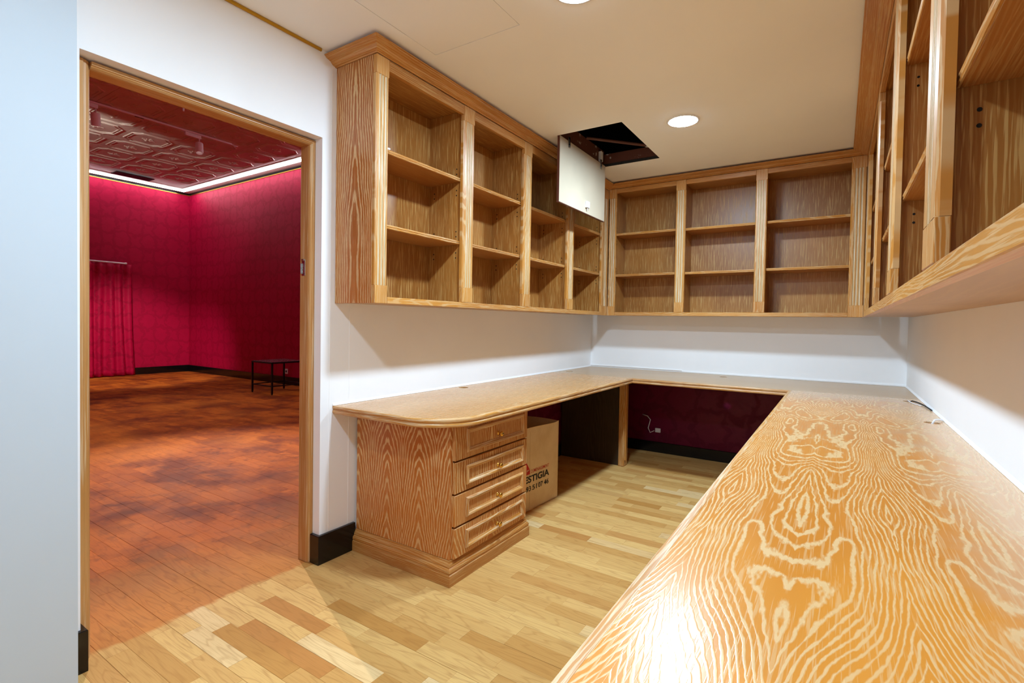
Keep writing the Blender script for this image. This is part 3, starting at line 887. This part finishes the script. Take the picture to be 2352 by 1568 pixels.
# white plastic rod left on a shelf
rod = thing('plastic_rod', 'short white plastic rod with a rounded tip lying on a bookcase shelf', 'rod', (.20, -3.0, 2.0025))
MB().tube([(.205, -3.04, 2.0075), (.232, -2.985, 2.0075)], .0045, 10).build('shaft', 'white_plastic', rod, True)
MB().tube([(.230, -2.988, 2.0085), (.233, -2.983, 2.0085), (.250, -2.962, 2.0085), (.254, -2.957, 2.0085)], [.004, .0062, .0062, .003], 12).build('tip', 'white_plastic', rod, True)

# ================================================================== WORKTOP
IX, IY, RX = .730, -.820, 1.8095
YE, YR = -3.080, -4.360
def arc(cx, cy, r, a0, a1, n=14): return [(cx+r*math.cos(math.radians(a0+(a1-a0)*i/n)), cy+r*math.sin(math.radians(a0+(a1-a0)*i/n))) for i in range(n+1)]
RC = .25
outer_path = [(0.0005, YE)] + arc(IX-RC, YE+RC, RC, -90, 0) + [(IX, IY), (RX, IY), (RX, YR), (W-.0005, YR)]
wt = thing('worktop', 'U-shaped limed oak worktop running round three walls', 'worktop', (1.2, -.4, .72))
e = .020
left_poly = [(0.0005, YE+e)] + arc(IX-RC, YE+RC, RC-e, -90, 0) + [(IX-e, IY+e), (.0005, IY+e)]
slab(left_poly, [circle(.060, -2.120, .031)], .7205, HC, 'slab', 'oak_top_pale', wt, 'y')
slab(rect(.0005, W-.0005, IY+e+.0006, -.0065), [circle(.085, -.640, .031), circle(1.285, -.185, .031)], .7205, HC, 'slab', 'oak_top_grey', wt, 'x')
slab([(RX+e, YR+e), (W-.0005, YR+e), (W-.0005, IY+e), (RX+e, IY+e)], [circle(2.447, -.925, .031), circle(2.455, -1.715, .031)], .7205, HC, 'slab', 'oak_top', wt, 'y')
EP = [(-e+.0003, HC), (-.008, HC), (-.003, HC-.0015), (-.0005, HC-.005), (0, HC-.009), (-.0008, HC-.014), (-.004, HC-.0175), (-.0055, HC-.019), (-.0055, HC-.0215), (-.003, HC-.0225), (-.0006, HC-.026), (0, HC-.0305), (-.0008, HC-.035), (-.004, HC-.0385), (-.008, HC-.040), (-e+.0003, HC-.040)]
mb = MB(); mb.sweep(outer_path, EP, side=1); o = mb.build('edge_moulding', 'oak_moulding', wt); smooth_by_angle(o, .5)

# ================================================================== DRAWER PEDESTAL
pd = thing('drawer_pedestal', 'oak pedestal with four brass-knobbed drawers under the rounded worktop end', 'drawer unit', (.33, -2.62, 0))
PXF, PYA, PYB = .640, -2.940, -2.300
MB().box(.017, PXF, PYA, PYA+.020, .108, .7195, 'z', .001).build('side_panel', 'oak_flame', pd)
MB().box(.017, PXF, PYB-.020, PYB, .108, .7195, 'z', .001).build('side_panel', 'oak_flame', pd)
MB().box(.018, .030, PYA+.0205, PYB-.0205, .108, .719).build('back_panel', 'oak_inside', pd)
MB().box(.031, PXF-.03, PYA+.0205, PYB-.0205, .700, .719, 'y').build('top_panel', 'oak_inside', pd)
MB().box(.031, PXF-.03, PYA+.0205, PYB-.0205, .10, .112, 'y').build('bottom_panel', 'oak_inside', pd)
mb = MB(); mb.box(.031, PXF-.004, PYA+.0205, PYB-.0205, .1125, .6995); mb.build('carcass', 'dark_hole', pd)
BASE = [(0, 0.0005), (.024, .0005), (.024, .050), (.020, .053), (.020, .057), (.022, .062), (.021, .070), (.016, .076), (.012, .079), (.013, .084), (.010, .092), (.004, .100), (.003, .106), (0, .1075)]
mb = MB(); mb.sweep([(.0165, PYA), (PXF, PYA), (PXF, PYB), (.0165, PYB)], BASE, side=1); mb.build('base_moulding', 'oak_trim', pd)
MRAIL = [(0, 0), (.022, 0), (.022, .003), (.017, .0045), (.013, .010), (.007, .012), (.003, .010), (0, .006)]
M_face = Matrix(((0, 0, 1, 0), (1, 0, 0, 0), (0, 1, 0, 0), (0, 0, 0, 1)))
drz = [(.5555, .7185), (.4055, .5475), (.2555, .3975), (.1095, .2475)]
for k, (z0, z1) in enumerate(drz):
    dr = MB().box(PXF-.003, PXF+.017, PYA+.014, PYB-.004, z0, z1, 'z', .002).build('drawer', 'oak_side', pd)
    mb = MB(M_face); off = PXF+.0165
    ya, yb_, za, zb_ = PYA+.095, PYB-.050, z0+.026, z1-.026
    mb.sweep([(ya, za), (yb_, za), (yb_, zb_), (ya, zb_)], [(-o, off+h) for o, h in MRAIL], closed=True, side=1)
    mb.build('panel_moulding', 'oak_moulding', dr)
    kz = (z0+z1)/2-.012; ky = (PYA+PYB)/2+.035
    mb = MB(); mb.lathe([(.011, .0168), (.011, .019), (.006, .021), (.0045, .027), (.008, .031), (.0125, .034), (.0135, .038), (.011, .042), (.005, .0440), (0, .0445)], (PXF, ky, kz), 'x', 20, cap=False)
    o = mb.build('knob', 'brass', dr, True)

# ================================================================== SUPPORT PANEL under the inner corner
sp_ = thing('support_panel', 'upright oak panel carrying the inner corner of the worktop', 'panel', (.3, -.62, 0))
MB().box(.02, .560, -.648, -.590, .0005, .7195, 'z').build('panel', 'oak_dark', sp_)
mb = MB(); mb.box(.5605, .610, -.664, -.574, .0005, .7195, 'z', .004); mb.tube([(.612, -.635, .05), (.612, -.635, .68)], .006, 8); mb.build('post', 'oak_face', sp_)

# right-hand worktop support (hidden wall-side carcass)
rs = thing('support_panel', 'upright oak panel under the near end of the right worktop', 'panel', (2.2, -4.2, 0))
MB().box(1.90, W-.002, -4.25, -4.21, .0005, .7195, 'z', .001).build('panel', 'oak_side', rs)

# ================================================================== MOVING BOX
bxr = thing('cardboard_box', 'open brown cardboard removals box with red and black print under the worktop', 'box', (.30, -1.83, 0))
B0 = MB; h = .522
bw0, bw1, bx0, bx1 = -.30, .215, -.19, .185
mb = MB()
mb.box(bx0, bx1, bw0, bw1, .001, .006)
nseg = 12
def wallseg(p0, p1, th, wav):
    for i in range(nseg):
        a, c = i/nseg, (i+1)/nseg
        q = lambda s: (p0[0]+(p1[0]-p0[0])*s, p0[1]+(p1[1]-p0[1])*s)
        zt_ = lambda s: h+wav*math.sin(s*5)+(.006 if s > .95 else 0)
        (xa, ya), (xb, yb_) = q(a), q(c); za, zb_ = zt_(a), zt_(c)
        nx, ny = -(p1[1]-p0[1]), p1[0]-p0[0]; l = math.hypot(nx, ny); nx, ny = nx/l*th, ny/l*th
        P = [(xa, ya), (xb, yb_), (xb+nx, yb_+ny), (xa+nx, ya+ny)]
        Z = [za, zb_, zb_, za]
        for k in range(4):
            k2 = (k+1) % 4
            mb.face([(*P[k], .001), (*P[k2], .001), (*P[k2], Z[k2]), (*P[k], Z[k])])
        mb.face([(*P[k], Z[k]) for k in range(4)])
wallseg((bx1, bw0), (bx1, bw1), .005, .004)
wallseg((bx1, bw1), (bx0, bw1), .005, .004)
wallseg((bx0, bw1), (bx0, bw0), .005, .004)
wallseg((bx0, bw0), (bx1, bw0), .005, .004)
ob = mb.build('carton', 'cardboard', None, weld=False); ob.parent = bxr
MB().box(bx1+.0002, bx1+.0012, -.118, -.070, .0, .50, 'z').build('tape', 'cardboard').parent = bxr
def text_mesh(txt, size, y0, z0, width, mat, name, bold=.004, shear=0.0):
    cu = bpy.data.curves.new('t', 'FONT'); cu.body = txt; cu.size = size; cu.offset = bold*size; cu.shear = shear
    to = bpy.data.objects.new('t', cu); COL.objects.link(to)
    me = bpy.data.meshes.new_from_object(to.evaluated_get(bpy.context.evaluated_depsgraph_get()))
    bpy.data.objects.remove(to, do_unlink=True); bpy.data.curves.remove(cu)
    xs = [v.co.x for v in me.vertices]; sx = width/(max(xs)-min(xs)); mn = min(xs)
    for v in me.vertices:
        a, b_ = (v.co.x-mn)*sx, v.co.y
        v.co = (bx1+.0016, y0+a, z0+b_)
    me.materials.clear(); me.materials.append(MATS[mat])
    o = bpy.data.objects.new(name, me); COL.objects.link(o); o.parent = bxr
    return o
text_mesh('DEMENAGEMENT', .030, -.105, .236, .205, 'print_red', 'printed_text')
text_mesh('PRESTIGIA', .058, -.262, .180, .365, 'print_black', 'printed_text', .03)
for k_, n_ in enumerate(('04', '93', '51', '07', '46')): text_mesh(n_, .044, -.225+.0675*k_, .125, .054, 'print_black', 'printed_text', .02)
mb = MB()
for pts in ([(-.205, .232), (-.150, .232), (-.150, .262), (-.205, .262)], [(-.215, .262), (-.120, .262), (-.160, .315), (-.185, .318)], [(-.148, .232), (-.118, .232), (-.118, .262), (-.148, .25)]):
    mb.face([(bx1+.0017, p[0], p[1]) for p in pts])
o = mb.build('printed_logo', 'print_red', None, weld=False); o.parent = bxr
bxr.rotation_euler = (0, 0, math.radians(-4.5))

# ================================================================== HATCH DOOR hanging open
ht = thing('ceiling_hatch', 'open ceiling hatch with its flap hanging straight down beside the bookcase', 'hatch', ((HX0+HX1)/2, (HY0+HY1)/2, ZC))
MB().box(HX0+.004, HX0+.021, HY0+.006, HY1-.006, 2.014, ZC+.004, 'z').build('flap', 'hatch_brown', ht)
MB().box(HX0+.0212, HX0+.0225, HY0+.008, HY1-.008, 2.018, ZC+.002, 'z').build('flap_face', 'hatch_white', ht)
MB().box(HX0+.0225, HX0+.042, -1.195, -1.150, 2.058, 2.105, 'z', .002).build('latch', 'white_plastic', ht)
MB().tube([(HX0+.032, -1.172, 2.060), (HX0+.032, -1.172, 2.040)], .006, 8).build('latch_bolt', 'steel', ht)
for yy in (HY0+.14, HY1-.10):
    MB().box(HX0+.0226, HX0+.030, yy-.012, yy+.012, ZC-.045, ZC+.03, 'z', .002).build('hinge', 'steel', ht)
MB().box(HX0-.02, HX0, HY0-.02, HY1+.02, ZC+.0205, ZC+.13).build('frame_board', 'hatch_brown', ht)
MB().box(HX1, HX1+.02, HY0-.02, HY1+.02, ZC+.0205, ZC+.10).build('frame_board', 'hatch_brown', ht)
MB().box(HX0, HX1, HY0-.02, HY0, ZC+.0205, ZC+.10).build('frame_board', 'hatch_brown', ht)
MB().box(HX0, HX1, HY1, HY1+.02, ZC+.0205, ZC+.10).build('frame_board', 'hatch_brown', ht)
MB().box(HX0+.002, HX1-.002, HY1-.004, HY1-.0005, ZC-.001, ZC+.020).build('rim', 'rim_grey', ht)  # thin dark grey strip along the hatch's far edge
mb = MB(); mb.tube([(HX0+.01, HY1-.35, ZC+.125), (HX1-.06, HY1-.10, ZC+.075)], .011, 8); mb.build('stay_bar', 'hatch_brown', ht)
mb = MB(); mb.tube([(HX1-.075, HY1-.11, ZC+.075), (HX1-.045, HY1-.085, ZC+.075)], .014, 8); mb.build('stay_joint', 'steel', ht)
mb = MB(); mb.box(HX0+.0005, HX0+.025, HY1-.10, HY1-.06, ZC+.022, ZC+.10, 'z', .003); mb.build('spring_catch', 'white_plastic', ht)

# ================================================================== CABLES AND SMALL THINGS
o = MB().tube([(2.447, -.925, .70), (2.447, -.925, .758), (2.458, -.935, .766), (2.475, -.985, .7655), (2.486, -1.05, .7655), (2.494, -1.12, .7655), (2.499, -1.22, .7655), (2.502, -1.30, .7655)], .0035, 6).build('cable', 'black_rubber', None, True)
tag(o, 'thin black cable lying from the rear worktop hole along the right wall', 'cable')
o = MB().tube([(2.436, -.935, .70), (2.436, -.935, .760), (2.437, -.946, .768), (2.440, -.985, .7665), (2.452, -1.05, .7640), (2.470, -1.10, .7640), (2.478, -1.13, .7640)], .0025, 6).build('cable', 'white_plastic', None, True)
tag(o, 'thin white cable curling beside the black one at the rear worktop hole', 'cable')
o = MB().tube([(2.455, -1.720, .69), (2.455, -1.720, .757), (2.464, -1.706, .772), (2.480, -1.680, .7725), (2.497, -1.650, .768), (2.5, -1.642, .7655)], .0042, 8).build('cable', 'white_plastic', None, True)
tag(o, 'short white cable looping out of the nearer worktop hole', 'cable')
o = MB().tube([(.022, -.40, .7), (.022, -.40, .30), (.03, -.39, .255), (.05, -.36, .245), (.09, -.33, .25)], .004, 6).build('cable', 'white_plastic', None, True)
tag(o, 'white cable hanging down the wall behind the corner support panel', 'cable')
pl = thing('power_plug', 'white power plug lying on the dark floor under the left worktop', 'plug', (.06, -.56, 0))
MB().lathe([(.010, .0008), (.020, .004), (.021, .030), (.016, .036), (0, .037)], (.06, -.56, 0), 'z', 14).build('plug_body', 'white_plastic', pl)
mb = MB(); mb.tube([(.055, -.555, .034), (.055, -.555, .052)], .003, 6); mb.tube([(.066, -.566, .034), (.066, -.566, .052)], .003, 6); mb.build('pins', 'steel', pl)
ss = thing('wall_socket', 'pale double socket low on the back wall under the worktop', 'socket', (.62, -.004, .22))
MB().box(.67, .72, -.014, -.0045, .185, .225, 'x', .003).build('plate', 'white_plastic', ss)
MB().tube([(.665, -.02, .20), (.63, -.03, .18), (.61, -.03, .22), (.63, -.03, .30), (.60, -.025, .33), (.55, -.02, .34)], .004, 6).build('lead', 'white_plastic', ss, True)
